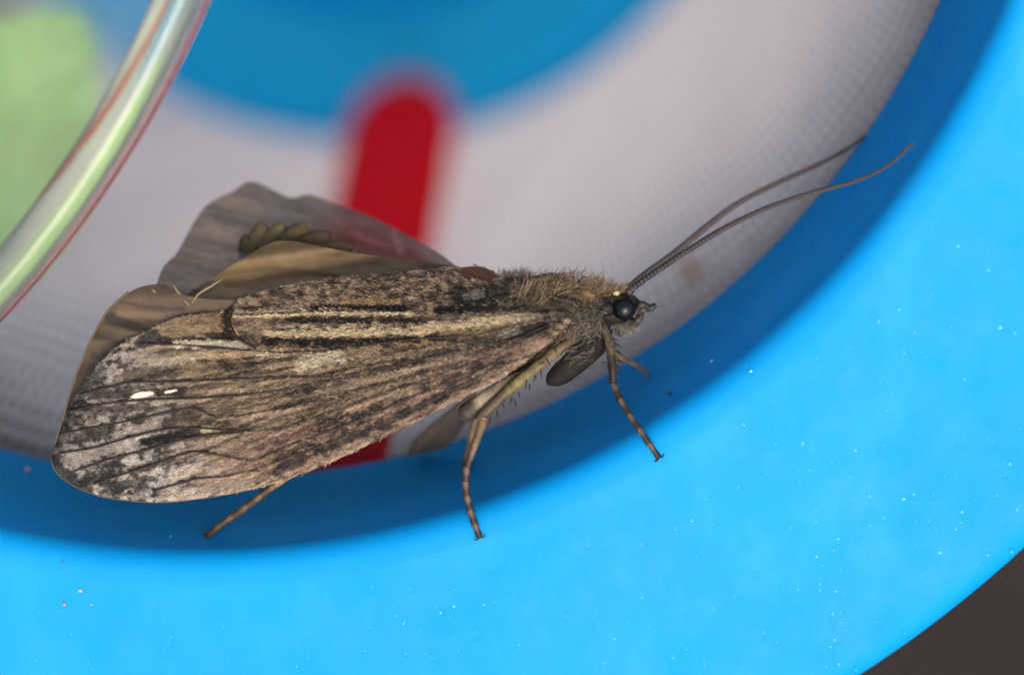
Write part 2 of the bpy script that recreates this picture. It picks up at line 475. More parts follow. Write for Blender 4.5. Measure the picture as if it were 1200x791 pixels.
lcol = np.zeros((nu, nv, 3)); nn = fbm(U * 9, V * 5)[..., None]
lcol[:] = (1 - nn) * np.array([0.40, 0.70, 0.22]) + nn * np.array([0.58, 0.86, 0.40])
vein = np.maximum(np.exp(-(V / 0.05) ** 2), 0.6 * np.exp(-(np.sin(U * 20 - abs(V) * 4.5) / 0.12) ** 2))[..., None]
lcol = lcol * (1 - 0.6 * vein) + 0.6 * vein * np.array([0.62, 0.80, 0.42])
mesh("blade", lv.reshape(-1, 3), grid_faces(nu, nv), M['leaf'], leaf, lcol.reshape(-1, 3))
st = catmull([lv[0, nv // 2], lv[0, nv // 2] + (0.5, 0, -9), np.array([CX - 22.0, CY - 19.0, -75]), np.array([CX - 24.0, CY - 15.0, ZB + 0.3])], 24)
v, f = tube(st, np.linspace(0.45, 0.8, 24), 8)
mesh("stalk", v, f, M['leaf'], leaf, np.tile([0.30, 0.52, 0.15], (len(v), 1)))

# ------------------------------------------------------------------ the caddisfly
bug = empty("caddisfly", P(560, 600, -0.5))
tag(bug, "mottled brown caddisfly with long thin antennae clinging inside the blue rim", "insect")

TAN, MID, DKB, BLK = (170, 150, 120), (130, 112, 88), (68, 55, 43), (34, 30, 28)
CRM, GRL, GRD, PNK = (206, 184, 146), (158, 152, 144), (60, 58, 57), (158, 122, 110)

U_CURVE = [(668, 364), (640, 352), (600, 332), (578, 318), (562, 312.5), (545, 313), (500, 317), (440, 322), (380, 328), (325, 338), (282, 351), (262, 364),
           (240, 367), (205, 373), (168, 390), (135, 408), (112, 432), (95, 455), (82, 478), (72, 500), (65, 520)]
L_CURVE = [(668, 376), (648, 396), (618, 422), (585, 444), (545, 465), (510, 482), (470, 503), (425, 524), (380, 545), (335, 562), (290, 574), (240, 583), (190, 588),
           (150, 586), (115, 580), (88, 569), (70, 556), (63, 546), (60.5, 538), (61, 531), (63, 525)]
NS, NT = 470, 210
uc = catmull(U_CURVE, NS); lc_ = catmull(L_CURVE, NS)
tt = np.linspace(0, 1, NT)
WX = uc[:, None, 0] * (1 - tt) + lc_[:, None, 0] * tt
WY = uc[:, None, 1] * (1 - tt) + lc_[:, None, 1] * tt
WT = np.broadcast_to(tt, WX.shape); WS = np.broadcast_to(np.linspace(0, 1, NS)[:, None], WX.shape)

VEINS = [
    [(648, 372), (560, 392), (480, 398), (390, 410), (330, 413), (296, 411), (210, 404), (165, 403)],
    [(640, 378), (550, 408), (470, 426), (400, 440), (330, 442), (270, 444), (210, 447), (150, 448), (95, 462)],
    [(470, 428), (390, 446), (300, 461), (240, 466), (174, 468), (114, 474), (80, 482)],
    [(640, 382), (550, 421), (483, 442), (389, 463), (352, 474), (309, 482), (254, 489), (227, 478), (156, 492), (103, 502), (72, 508)],
    [(640, 386), (590, 412), (483, 450), (441, 463), (409, 476), (366, 490), (330, 501), (286, 505), (227, 501), (192, 503), (149, 513), (112, 524), (70, 531)],
    [(286, 506), (227, 512), (170, 527), (128, 538), (87, 552)],
    [(600, 415), (550, 440), (480, 466), (440, 484), (370, 511), (325, 527), (298, 539), (227, 529), (192, 540), (149, 554), (110, 567)],
    [(600, 422), (540, 452), (470, 484), (400, 513), (340, 535), (300, 550), (284, 553), (263, 558), (229, 561), (180, 575)],
    [(277, 369), (330, 367), (390, 364), (480, 366)],
    [(300, 408), (285, 400), (276, 392), (270, 376), (272, 366)],
]

def dist_poly(x, y, pts):
    d = np.full(x.shape, 1e9)
    for (ax, ay), (bx, by) in zip(pts[:-1], pts[1:]):
        dx, dy = bx - ax, by - ay
        t = np.clip(((x - ax) * dx + (y - ay) * dy) / (dx * dx + dy * dy), 0, 1)
        d = np.minimum(d, np.hypot(x - ax - t * dx, y - ay - t * dy))
    return d

def pattern(x, y):
    """pigment of the fore wing at photo coordinates (linear rgb) and a relief height in mm"""
    ox, oy = 730.0, 372.0
    a = np.hypot(x - ox, y - oy); b = np.arctan2(y - oy, ox - x) * 420
    streak = fbm(a / 46, b / 4.2, 1); mott = fbm(a / 13, b / 6.5, 2); fine = fbm(a / 5, b / 2.0, 3, 3); big = fbm(a / 80, b / 40, 4, 3)
    def c(v): return s2l(v)
    def mixc(base, col, w): return base * (1 - w[..., None]) + c(col) * w[..., None]
    col = np.broadcast_to(c(MID), x.shape + (3,)).copy()
    col = mixc(col, TAN, sstep(0.46, 0.66, streak) * 0.8)
    col = mixc(col, DKB, sstep(0.52, 0.34, streak) * 0.75)
    low = sstep(0, 30, (y - (378 + (640 - x) * 0.37)))              # the front (lower) edge of the wing
    col = mixc(col, PNK, low * 0.7 * sstep(0.35, 0.6, big) * sstep(180, 300, x))
    col = mixc(col, TAN, low * 0.55 * sstep(0.42, 0.62, mott))
    col = mixc(col, DKB, low * 0.8 * sstep(0.46, 0.33, mott))
    ap = sstep(270, 130, x - (y - 480) * 0.5)                          # the tip: grey, blotched almost black
    col = mixc(col, GRL, ap * 0.85 * sstep(0.40, 0.58, 0.5 * streak + 0.5 * mott))
    col = mixc(col, GRD, ap * 0.92 * sstep(0.50, 0.40, 0.35 * streak + 0.65 * mott))
    cell = fbm(a / 6.0, b / 4.0, 14, 3)
    col = mixc(col, (172, 166, 157), ap * 0.7 * sstep(0.54, 0.64, cell))
    col = mixc(col, (44, 42, 41), ap * 0.8 * sstep(0.44, 0.35, cell))
    edge = sstep(22, 3, dist_poly(x, y, [(112, 432), (82, 478), (65, 520), (61, 540), (70, 556), (115, 580), (190, 588)]))
    col = mixc(col, (46, 46, 48), edge * 0.75 * sstep(0.38, 0.5, fbm(a / 9, b / 16, 9)))
    cz = sstep(404, 396, y + (x - 400) * 0.02) * sstep(262, 274, x)       # the darker hind panel by the back edge
    col = mixc(col, (118, 98, 78), cz * 0.75)
    col = mixc(col, (150, 128, 105), cz * sstep(0.48, 0.62, mott) * 0.7)
    tuft_ = fbm((x + y * 0.7) / 7.5, (y - x * 0.25) / 4.2, 17, 3)
    col = mixc(col, (176, 154, 126), cz * sstep(0.52, 0.62, tuft_) * 0.55)
    col = mixc(col, (48, 38, 32), cz * sstep(0.47, 0.39, tuft_) * 0.62)
    H_ = np.zeros(x.shape)
    wob = (fbm(x / 9, y / 5, 5) - 0.5)
    def stroke(pts, w, colr, s=1.0, rag=5.0, soft=2.0, relief=0.0, br=0.0):
        nonlocal col, H_
        d = dist_poly(x, y, pts) + wob * rag * 2
        k = sstep(w + soft, w - soft * 0.3, d) * s
        if br: k = k * sstep(br - 0.10, br + 0.06, fbm(a / 8, b / 5, 7))
        col = mixc(col, colr, k); H_ += relief * k
    # hind panel stripes
    stroke([(368, 361), (398, 360), (432, 361), (476, 361)], 3.6, BLK, 0.95, 3, relief=-.05)
    stroke([(398, 355), (430, 353), (470, 354)], 2.2, (160, 136, 92), 0.7, 3)
    stroke([(516, 363), (556, 362), (580, 366)], 4.5, BLK, 0.95, 3, relief=-.05)
    stroke([(277, 368), (330, 367), (390, 366), (482, 369)], 3.2, CRM, 0.85, 3, relief=.05)
    stroke([(345, 376), (400, 374), (500, 376)], 4.0, (58, 46, 40), 0.9, 5, relief=-.03)
    stroke([(330, 383), (365, 383), (420, 382), (450, 382)], 2.4, CRM, 0.6, 6, br=.5)
    stroke([(300, 384), (310, 384)], 9, (150, 130, 105), 0.6, 6)
    stroke([(314, 391), (390, 391), (480, 389)], 3.0, CRM, 0.82, 4, relief=.04)
    stroke([(312, 399), (340, 402), (390, 403), (470, 399), (556, 397)], 5.2, BLK, 0.95, 5, relief=-.04)
    stroke([(325, 405), (345, 406), (395, 407), (430, 405), (500, 401), (530, 400)], 2.6, (176, 146, 100), 0.85, 6, br=.52)
    stroke([(300, 412), (330, 415), (365, 414)], 3.2, CRM, 0.8, 4)
    stroke([(352, 428), (375, 422), (402, 418)], 7.5, (204, 188, 158), 0.85, 5, relief=.04)
    stroke([(486, 386), (545, 378), (600, 374), (650, 368)], 5.2, CRM, 0.72, 9, soft=3, relief=.08)
    stroke([(500, 374), (545, 370), (600, 366)], 3.0, (120, 105, 80), 0.6, 5)
    stroke([(520, 396), (560, 392), (585, 388)], 6.0, (150, 128, 92), 0.8, 5)
    stroke([(555, 403), (590, 394), (640, 386)], 5.0, BLK, 0.85, 5)
    stroke([(500, 420), (560, 402), (610, 388)], 2.2, (190, 180, 160), 0.7, 3)
    stroke([(470, 426), (540, 408), (580, 398)], 4.0, (52, 44, 36), 0.75, 5)
    stroke([(545, 350), (585, 348), (640, 356)], 12, (44, 40, 38), 0.9, 10, soft=5)
    stroke([(548, 348), (566, 345)], 4, (142, 136, 122), 0.7, 6)
    stroke([(590, 352), (630, 358)], 4, (150, 134, 108), 0.7, 9, br=.5)
    stroke([(548, 319), (560, 319), (574, 325)], 7, (118, 78, 60), 0.95, 1)
    # notch where the two panels meet
    stroke([(268, 362), (264, 380), (270, 395)], 6.0, (44, 34, 28), 0.92, 4, relief=-.10)
    stroke([(271, 366), (272, 380), (280, 394)], 1.2, (186, 158, 104), 0.8, 1, soft=1)
    stroke([(252, 370), (254, 385)], 8, (140, 108, 72), 0.6, 6)
    stroke([(180, 392), (235, 380)], 14, (150, 128, 94), 0.55, 14)
    stroke([(190, 399), (230, 398), (262, 395)], 3.5, BLK, 0.8, 5)
    stroke([(208, 404), (250, 402), (288, 405)], 4.0, (206, 194, 164), 0.8, 4, relief=.05)
    stroke([(165, 402), (180, 394)], 7, GRD, 0.85, 6)
    stroke([(205, 418), (250, 418), (296, 414)], 2.6, (176, 156, 118), 0.7, 4)
    stroke([(215, 430), (250, 432)], 9, (150, 128, 90), 0.45, 9)
    stroke([(140, 446), (200, 424), (225, 420)], 4.5, (166, 156, 136), 0.7, 7)
    stroke([(150, 440), (205, 436)], 6, DKB, 0.6, 8)
    # the two white dots and dark flecks of the outer wing
    stroke([(112, 463), (150, 462)], 6, (66, 52, 44), 0.85, 5)
    stroke([(186, 460), (215, 458)], 4.5, (52, 40, 34), 0.9, 3)
    stroke([(158, 464), (166, 464), (178, 460.5)], 1.5, (240, 232, 212), 1.0, 1.2, soft=1.0, relief=.03)
    stroke([(195, 459), (206, 457)], 1.3, (235, 228, 206), 1.0, 1.0, soft=1.0)
    stroke([(110, 480), (170, 478)], 5, DKB, 0.7, 7)
    stroke([(90, 512), (130, 505)], 6, (64, 54, 50), 0.75, 7)
    stroke([(150, 505), (215, 490)], 5, (160, 148, 136), 0.7, 5)
    stroke([(196, 494), (232, 486)], 5.5, (58, 44, 32), 0.8, 6)
    stroke([(160, 520), (196, 512), (236, 503)], 4.2, (26, 24, 24), 1.0, 2.4, relief=-.03)
    stroke([(240, 498), (285, 500)], 6, (60, 48, 38), 0.7, 7)
    stroke([(240, 503), (245, 503)], 4.2, (196, 184, 140), 0.9, 2)
    stroke([(88, 538), (140, 520), (158, 520)], 7, (164, 156, 146), 0.7, 6)
    stroke([(70, 552), (84, 562)], 8, (42, 43, 46), 0.85, 6)
    stroke([(96, 568), (128, 556)], 7, (50, 50, 50), 0.8, 9)
    stroke([(130, 576), (150, 565), (175, 560)], 7, (54, 52, 50), 0.75, 10)
    stroke([(160, 550), (200, 538)], 5, (62, 54, 48), 0.7, 8)
    stroke([(206, 556), (230, 548)], 7, (180, 168, 150), 0.6, 8)
    stroke([(190, 582), (230, 578), (290, 566)], 6, (166, 152, 134), 0.6, 8)
    stroke([(336, 462), (368, 457)], 4.5, (58, 48, 46), 0.85, 5)
    stroke([(378, 498), (408, 488)], 7.0, (52, 48, 46), 0.85, 9)
    stroke([(330, 548), (354, 538)], 6.5, (46, 46, 48), 0.85, 8)
    stroke([(300, 520), (345, 510), (365, 502)], 5, (110, 74, 66), 0.6, 8)
    stroke([(296, 512), (312, 507)], 5, (146, 122, 94), 0.7, 3)
    # veins
    for vv in VEINS:
        d = dist_poly(x, y, vv)
        col = mixc(col, (46, 37, 30), sstep(2.0, 0.5, d) * 0.75)
        H_ += 0.035 * sstep(3.5, 0.5, d)
    lum = col.mean(-1, keepdims=True)
    line = fbm(a / 26, b / 1.9, 18, 3); spk = fbm(a / 5.5, b / 3.4, 19, 3)
    inner = sstep(180, 300, x) * sstep(396, 412, y)
    col = col * (1 - (0.36 * sstep(0.48, 0.37, line) + 0.20 * sstep(0.44, 0.35, spk)) * inner)[..., None]
    col = mixc(col, (196, 168, 142), inner * (0.22 * sstep(0.56, 0.66, spk) + 0.3 * sstep(0.57, 0.68, line)))
    lum = col.mean(-1, keepdims=True)
    col = np.array([0.93, 0.91, 0.88]) * col * np.clip(lum / 0.14, 0.15, 3.0) ** 0.22
    col = col * (0.66 + 0.68 * fine[..., None])
    for sx, sy, r in ((424, 486, 4), (442, 475, 4.5), (453, 497, 4.5), (478, 483, 5.5), (496, 477, 4.5), (517, 465, 6), (430, 506, 4), (409, 516, 4),
                      (397, 522, 4.5), (376, 524, 4), (360, 520, 4), (500, 450, 4), (530, 452, 4.5), (548, 452, 4), (345, 528, 3), (560, 430, 5), (590, 425, 4)):
        stroke([(sx - r, sy + r * 0.4), (sx + r, sy - r * 0.4)], r * 0.8, (48, 42, 38), 0.85, 3.5)
    for k_ in range(16):       # broken rows of dark dashes between the veins
        sx = 330 + k_ * 14.5
        stroke([(sx - 3.5, 404 - k_ * .45), (sx + 2.5, 403 - k_ * .45)], 2.6, (30, 26, 24), 0.8 * (k_ % 3 > 0), 3)
        stroke([(sx - 3, 376), (sx + 3, 375.5)], 2.0, (40, 32, 28), 0.7 * (k_ % 4 > 0), 3)
    for k_ in range(22):       # and along the front edge
        sx = 318 + k_ * 11.5; sy = 553 - (sx - 318) * 0.445
        stroke([(sx - 3, sy + 1.5), (sx + 3, sy - 1.5)], 2.6 + 1.2 * ((k_ * 7) % 3 > 1), (46, 39, 36), 0.8 * ((k_ * 5) % 4 > 0), 4)
        stroke([(sx - 2, sy - 14), (sx + 3, sy - 17)], 2.2, (56, 44, 40), 0.7 * ((k_ * 3) % 5 > 1), 4)
    H_ = H_ + 0.05 * (streak - 0.5) + 0.03 * (fine - 0.5)
    return np.clip(col, 0.004, 0.9), H_

def wing_z(x, y, s, t):
    roof = -2.15 + 2.75 * np.sin(np.clip(t, 0, 1) * math.pi / 2) ** 0.9
    flat = -1.3 + 1.0 * t
    k = sstep(0.55, 1.0, s)
    return roof * (1 - k) + flat * k - 0.5 * sstep(0.14, 0.0, s)

wcol, wh = pattern(WX, WY)
WZ = wing_z(WX, WY, WS, WT)
wv = P(WX, WY, WZ + wh).reshape(-1, 3)
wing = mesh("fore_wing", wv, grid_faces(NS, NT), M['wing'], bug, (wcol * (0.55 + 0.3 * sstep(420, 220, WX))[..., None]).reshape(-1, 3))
wing["label"] = "mottled brown scaly fore wing facing outwards"

def on_wing(x, y):
    """height of the wing surface at a photo position"""
    j = np.argmin((WX[::4, ::4] - x) ** 2 + (WY[::4, ::4] - y) ** 2)
    i, k = np.unravel_index(j, WX[::4, ::4].shape)
    return WZ[::4, ::4][i, k]
for vv in VEINS:
    c = catmull(vv, 60)
    z = np.array([on_wing(x, y) for x, y in c])
    z = np.convolve(np.pad(z, 5, mode='edge'), np.ones(11) / 11, mode='valid')
    v, f = tube(P(c[:, 0], c[:, 1], z + 0.085), np.linspace(0.046, 0.030, 60), 6)
    mesh("vein", v, f, M['chitin'], wing, np.tile(s2l((44, 33, 25)), (len(v), 1)))

def hairs(px, py, z, ang, length, lift, width, col, curl=0.0):
    """many short tapered hairs; ang in picture plane (radians, y down), lengths in px"""
    n = len(px)
    base = P(px, py, z)
    dx, dy = np.cos(ang), np.sin(ang)
    mid = P(px + dx * length * 0.55, py + dy * length * 0.55, z + lift * 0.7)
    cx_, sx_ = np.cos(curl), np.sin(curl)
    ex, ey = dx * cx_ - dy * sx_, dx * sx_ + dy * cx_
    tip = P(px + dx * length * 0.55 + ex * length * 0.45, py + dy * length * 0.55 + ey * length * 0.45, z + lift)
    sd = np.stack([-dy, -dx, np.zeros(n)], -1) * (width * PXMM)[:, None]
    up = np.array([0, 0, 1.0]) * (width * PXMM * 0.7)[:, None]
    v = np.stack([base - sd, base + sd, base + up, mid - sd * .8, mid + sd * .8, mid + up * .9, tip], 1)
    q = np.array([[0, 1, 4], [0, 4, 3], [1, 2, 5], [1, 5, 4], [2, 0, 3], [2, 3, 5], [3, 4, 6], [4, 5, 6], [5, 3, 6]])
    f = (q[None] + (np.arange(n) * 7)[:, None, None]).reshape(-1, 3)
    return v.reshape(-1, 3), f, np.repeat(col, 7, axis=0)

# the wing's covering of short lying hairs
NH = 62000
hs = rng.random(NH); ht = rng.random(NH) ** 0.95
i0 = hs * (NS - 1); j0 = ht * (NT - 1)
ii = i0.astype(int); jj = j0.astype(int)
hx = WX[ii, jj] + rng.normal(0, .7, NH); hy = WY[ii, jj] + rng.normal(0, .7, NH)
hx = np.clip(hx, 61, None)
hz = (WZ + wh)[ii, jj]
hc = wcol[ii, jj] * rng.uniform(0.85, 1.75, NH)[:, None]
sp_ = rng.random(NH) < 0.035
hc[sp_] = hc[sp_] * 0.4 + 0.6 * s2l((196, 178, 146)) * rng.uniform(.6, 1.1, sp_.sum())[:, None]
hang = np.arctan2(hy - 372, hx - 730) + rng.normal(0, 0.30, NH)
near = sstep(180, 420, hx)
hl = rng.uniform(2.6, 5.2, NH) * (0.62 + 0.62 * near)
tegula = dist_poly(hx, hy, [(548, 319), (560, 319), (574, 325)]) < 7
keep = ~(tegula | (hx < 70) | ((ht > 0.985) & (hx < 250)))
v, f, c = hairs(hx[keep], hy[keep], hz[keep] + 0.01, hang[keep], hl[keep], ((0.045 + 0.07 * rng.random(NH)) * (0.4 + 0.8 * near))[keep], (rng.uniform(.36, .7, NH) * (.75 + .3 * near))[keep], np.clip(hc[keep], .004, .85))
tag(mesh("wing_hair", v, f, M['scale'], wing, c), kind="stuff")
for x, y, rx, ry, an in ((167.5, 462.5, 13.5, 4.0, -7), (200, 458.5, 7.5, 1.8, -9)):
    Ug, Vg = np.meshgrid(np.linspace(0, math.pi, 20), np.linspace(0, 2 * math.pi, 20, endpoint=False), indexing='ij')
    ex = -np.cos(Ug) * rx; ey = np.sin(Ug) * np.cos(Vg) * ry
    g = 1 + (fbm(np.cos(Vg) * 2 + x, np.sin(Vg) * 2 + ex / 5, 15) - .5) * .5
    ca, sa_ = math.cos(math.radians(an)), math.sin(math.radians(an))
    v = P(x + (ex * ca - ey * sa_) * g, y + (ex * sa_ + ey * ca) * g, on_wing(x, y) + .06 + np.sin(Ug) * np.sin(Vg) * .05)
    cc = s2l((206, 196, 172)) * (.7 + .6 * fbm(ex / 2, ey / 1.5, 16))[..., None]
    mesh("pale_spot", v.reshape(-1, 3), grid_faces(20, 20, closed_v=True), M['wing'], wing, cc.reshape(-1, 3))
# golden edge of the wing
ec = catmull([(150, 342), (125, 366), (104, 404), (86, 448), (73, 492), (64, 522), (60.5, 538), (66, 553), (84, 567.5), (115, 580.5), (150, 586.5), (190, 588.4), (240, 583.4), (290, 574.4)], 160)
ez = np.linspace(-1.35, -0.2, 160)
v, f = tube(P(ec[:, 0], ec[:, 1], ez), np.linspace(.036, .018, 160), 6)
mesh("wing_margin", v, f, M['chitin'], wing, np.tile(s2l((92, 76, 52)), (len(v), 1)))

# membranous wings behind: ruled sheets between two edge curves
def sheet(name, up_, lo_, zf, colf, mat, nu=150, nv=70, label=None):
    a = catmull(up_, nu); b_ = catmull(lo_, nu)
    t = np.linspace(0, 1, nv)
    x = a[:, None, 0] * (1 - t) + b_[:, None, 0] * t; y = a[:, None, 1] * (1 - t) + b_[:, None, 1] * t
    s = np.broadcast_to(np.linspace(0, 1, nu)[:, None], x.shape); tt_ = np.broadcast_to(t, x.shape)
    o = mesh(name, P(x, y, zf(x, y, s, tt_)).reshape(-1, 3), grid_faces(nu, nv), mat, bug, colf(x, y, s, tt_).reshape(-1, 3))
    if label: o["label"] = label
    return o

# hind wing on the near side, its tip spread just behind the fore wing
def c_hw(x, y, s, t):
    n = fbm(x / 60, (y + x * 0.05) / 7, 21); g = fbm(x / 6, y / 4, 22)
    base = s2l((88, 74, 58)) * (0.7 + 0.6 * g)[..., None]
    for p, w, cc, k in (([(200, 396), (165, 386), (128, 373)], 5.5, (44, 38, 33), .9), ([(190, 402), (140, 400), (108, 394)], 4, (50, 44, 38), .8), ([(215, 362), (170, 360), (142, 354)], 2, (58, 46, 36), .8),
                     ([(150, 425), (110, 415)], 4, (60, 54, 48), .7), ([(190, 372), (140, 366)], 3, (120, 102, 80), .6), ([(170, 393), (120, 384)], 2.5, (118, 104, 86), .6)):
        d = dist_poly(x, y, p) + (n - .5) * 8
        wgt = sstep(w + 3, w - 1.5, d)[..., None] * k
        base = base * (1 - wgt) + s2l(cc) * wgt
    return base
hw = sheet("hind_wing", [(285, 352), (240, 350), (206, 343), (194, 334), (175, 334), (158, 339), (142, 350), (124, 368), (104, 405), (88, 445), (76, 484)],
           [(285, 380), (250, 390), (225, 400), (205, 412), (190, 424), (176, 436), (160, 450), (145, 462), (130, 476), (118, 488), (100, 500)],
           lambda x, y, s, t: -2.2 + 0.4 * np.sin(y / 7.0 + x / 90) * 0.3 + 0.35 * t, c_hw, M['membrane2'], label="bare brown hind wing tip with dark streaks")
for p in ([(203, 334), (212, 347), (223, 360)], [(178, 338), (184, 345)], [(224, 358), (232, 345), (246, 336), (262, 326)]):
    c = catmull(p, 14); v, f = tube(P(c[:, 0], c[:, 1], -2.12), .055 * np.sin(np.linspace(.25, 2.9, 14)), 6)
    mesh("fold", v, f, M['chitin'], hw, np.tile(s2l((122, 106, 76)), (len(v), 1)))

# folded brown hind-wing lobe above the back edge
def c_lobe(x, y, s, t):
    n = fbm(x / 70, (y + x * 0.16) / 9, 31); g = fbm(x / 7, y / 5, 32)
    base = s2l((124, 104, 74)) * (0.75 + 0.5 * g)[..., None]
    w = sstep(0.55, 0.36, n)[..., None] * .6
    base = base * (1 - w) + s2l((82, 62, 44)) * w
    d = dist_poly(x, y, [(250, 322), (320, 314), (380, 322), (430, 330)]); w = sstep(5, 1, d)[..., None] * .7
    base = base * (1 - w) + s2l((74, 56, 38)) * w
    d = dist_poly(x, y, [(250, 330), (320, 306), (420, 312)]); w = sstep(16, 4, d)[..., None] * .35
    return base * (1 - w) + s2l((136, 118, 84)) * w
sheet("folded_hind_wing", [(206, 357), (226, 340), (250, 325), (285, 303), (320, 284), (345, 283), (395, 293), (440, 300), (490, 306), (536, 312)],
      [(215, 378), (240, 380), (270, 380), (300, 375), (340, 365), (370, 355), (410, 345), (450, 340), (500, 335), (540, 330)],
      lambda x, y, s, t: -2.6 - 0.9 * (1 - t) + 0.22 * np.sin(y / 6 + x / 40) * (1 - t * .5), c_lobe, M['membrane2'], label="folded olive brown lobe of the hind wing")
# its fan pleats
for k, (x, y, ln, wd, an, cc) in enumerate(((288, 290, 30, 9, -80, (64, 56, 40)), (302, 282, 44, 12, -66, (74, 66, 46)), (320, 280, 44, 12, -48, (80, 72, 50)), (341, 279, 46, 13, -30, (72, 62, 42)),
                                          (366, 284, 46, 13, -14, (68, 56, 38)), (392, 292, 44, 10, 4, (82, 66, 44)))):
    nu, nv = 22, 14
    u_ = np.linspace(0, math.pi, nu); v_ = np.linspace(0, 2 * math.pi, nv, endpoint=False)
    Ug, Vg = np.meshgrid(u_, v_, indexing='ij')
    ex = -np.cos(Ug) * ln / 2; ey = np.sin(Ug) ** 0.8 * np.cos(Vg) * wd; ez_ = np.sin(Ug) ** .8 * np.sin(Vg) * 0.22
    ca, sa_ = math.cos(math.radians(an)), math.sin(math.radians(an))
    bend = -0.012 * ex ** 2 * .4
    v = P(x + ex * ca - (ey + bend) * sa_, y + ex * sa_ + (ey + bend) * ca, -5.0 + 0.12 * k + ez_)
    g = fbm(ex / 3, ey / 2, 40 + k)
    colr = s2l(cc) * (1.0 + 1.1 * g)[..., None]
    mesh("pleat", v.reshape(-1, 3), grid_faces(nu, nv, closed_v=True), M['membrane2'], bug, colr.reshape(-1, 3))

# the far side's fore wing, raised and spread behind
def c_far(x, y, s, t):
    n = fbm(x / 50 + y / 140, (y - x * 0.25) / 8, 51); g = fbm(x / 8, y / 6, 52)
    base = s2l((140, 123, 108)) * (0.75 + 0.5 * g)[..., None]
    w = sstep(0.54, 0.36, n)[..., None] * .65
    base = base * (1 - w) + s2l((92, 79, 68)) * w
    d = dist_poly(x, y, [(345, 232), (380, 262), (420, 290), (470, 305)]); w = sstep(12, 3, d)[..., None] * .55
    base = base * (1 - w) + s2l((94, 76, 52)) * w
    d = dist_poly(x, y, [(365, 236), (430, 256), (485, 285), (530, 311)]); w = sstep(14, 4, d)[..., None] * .5
    base = base * (1 - w) + s2l((152, 142, 124)) * w
    d = dist_poly(x, y, [(462, 272), (470, 296)]); w = sstep(6, 2, d)[..., None] * .5
    return base * (1 - w) + s2l((178, 160, 136)) * w
sheet("fore_wing", [(183, 334), (192, 312), (206, 298), (224, 266), (240, 243), (258, 231), (272, 225), (290, 213.5), (303, 215), (322, 224), (342, 232), (362, 228), (385, 236), (430, 252), (480, 277), (512, 295), (536, 313)],
      [(190, 352), (210, 350), (230, 345), (250, 340), (270, 335), (290, 330), (310, 328), (330, 326), (350, 325), (370, 325), (390, 325), (410, 325), (430, 325), (460, 325), (490, 325), (520, 325), (538, 325)],
      lambda x, y, s, t: -3.4 - 5.2 * (1 - t) ** 1.1 * np.sin(np.clip(s, 0, 1) * math.pi) ** .7 + 0.16 * np.sin((y - x * .25) / 6), c_far, M['membrane'], label="greyish translucent fore wing of the far side, raised behind")
# dark tip of the far side's hind wing showing under the belly
sheet("hind_wing", [(474, 536), (482, 519), (496, 504), (515, 488), (538, 470), (555, 455)], [(500, 531), (518, 527), (532, 515), (544, 498), (552, 480), (560, 465)],
      lambda x, y, s, t: -6.6 + 2.8 * s + .2 * np.sin(t * 6), lambda x, y, s, t: s2l((98, 84, 72)) * (0.6 + 0.8 * fbm((x + y) / 5, (y - x) / 40, 61))[..., None], M['membrane'], 60, 24)

# ---- body: one continuous lofted mesh from tail to face
SP = np.array([  # px, py, half-height px, half-depth mm, z
    (318, 512, 4, .2, -3.0), (335, 505, 14, .6, -3.0), (400, 476, 24, .95, -3.0), (470, 442, 30, 1.2, -3.0), (530, 410, 40, 1.4, -2.9), (570, 388, 50, 1.55, -2.8), (605, 374, 50, 1.6, -2.7),
    (640, 368, 44, 1.55, -2.6), (668, 365, 38, 1.35, -2.5), (688, 364, 27, 1.0, -2.45), (699, 364, 21, .75, -2.4), (710, 362, 21, .8, -2.35), (724, 361, 20, .85, -2.3), (738, 363, 17, .7, -2.3), (748, 368, 11, .45, -2.3), (752, 370, 3, .1, -2.3)])
bs = catmull(SP, 130)
nb = 40
tg = np.gradient(bs[:, :2], axis=0); tg /= np.linalg.norm(tg, axis=1)[:, None]
av = np.linspace(0, 2 * math.pi, nb, endpoint=False)
BX = bs[:, None, 0] + bs[:, None, 2] * np.cos(av) * tg[:, None, 1]
BY = bs[:, None, 1] - bs[:, None, 2] * np.cos(av) * tg[:, None, 0]
bnz = fbm(BX / 9, BY / 9, 71)
grow = 1 + (bnz - .5) * 0.16
BX = bs[:, None, 0] + (BX - bs[:, None, 0]) * grow; BY = bs[:, None, 1] + (BY - bs[:, None, 1]) * grow
BZ = bs[:, None, 4] + bs[:, None, 3] * np.sin(av) * grow
BC = s2l((74, 62, 48)) * (0.5 + 1.0 * fbm(BX / 7, BY / 5, 72))[..., None]
up_w = sstep(0.1, 0.8, np.cos(av))[None, :, None] * sstep(610, 640, bs[:, 0])[:, None, None] * sstep(705, 690, bs[:, 0])[:, None, None]
BC = BC * (1 - up_w * .8) + s2l((122, 106, 74)) * up_w * .8
hd = sstep(700, 712, bs[:, 0])[:, None, None]
BC = BC * (1 - hd * .8) + s2l((56, 50, 44)) * hd * .8
bf = grid_faces(130, nb, closed_v=True).tolist() + [list(range(nb))[::-1], [129 * nb + k for k in range(nb)]]
body = mesh("body", P(BX, BY, BZ).reshape(-1, 3), bf, M['body'], bug, BC.reshape(-1, 3))

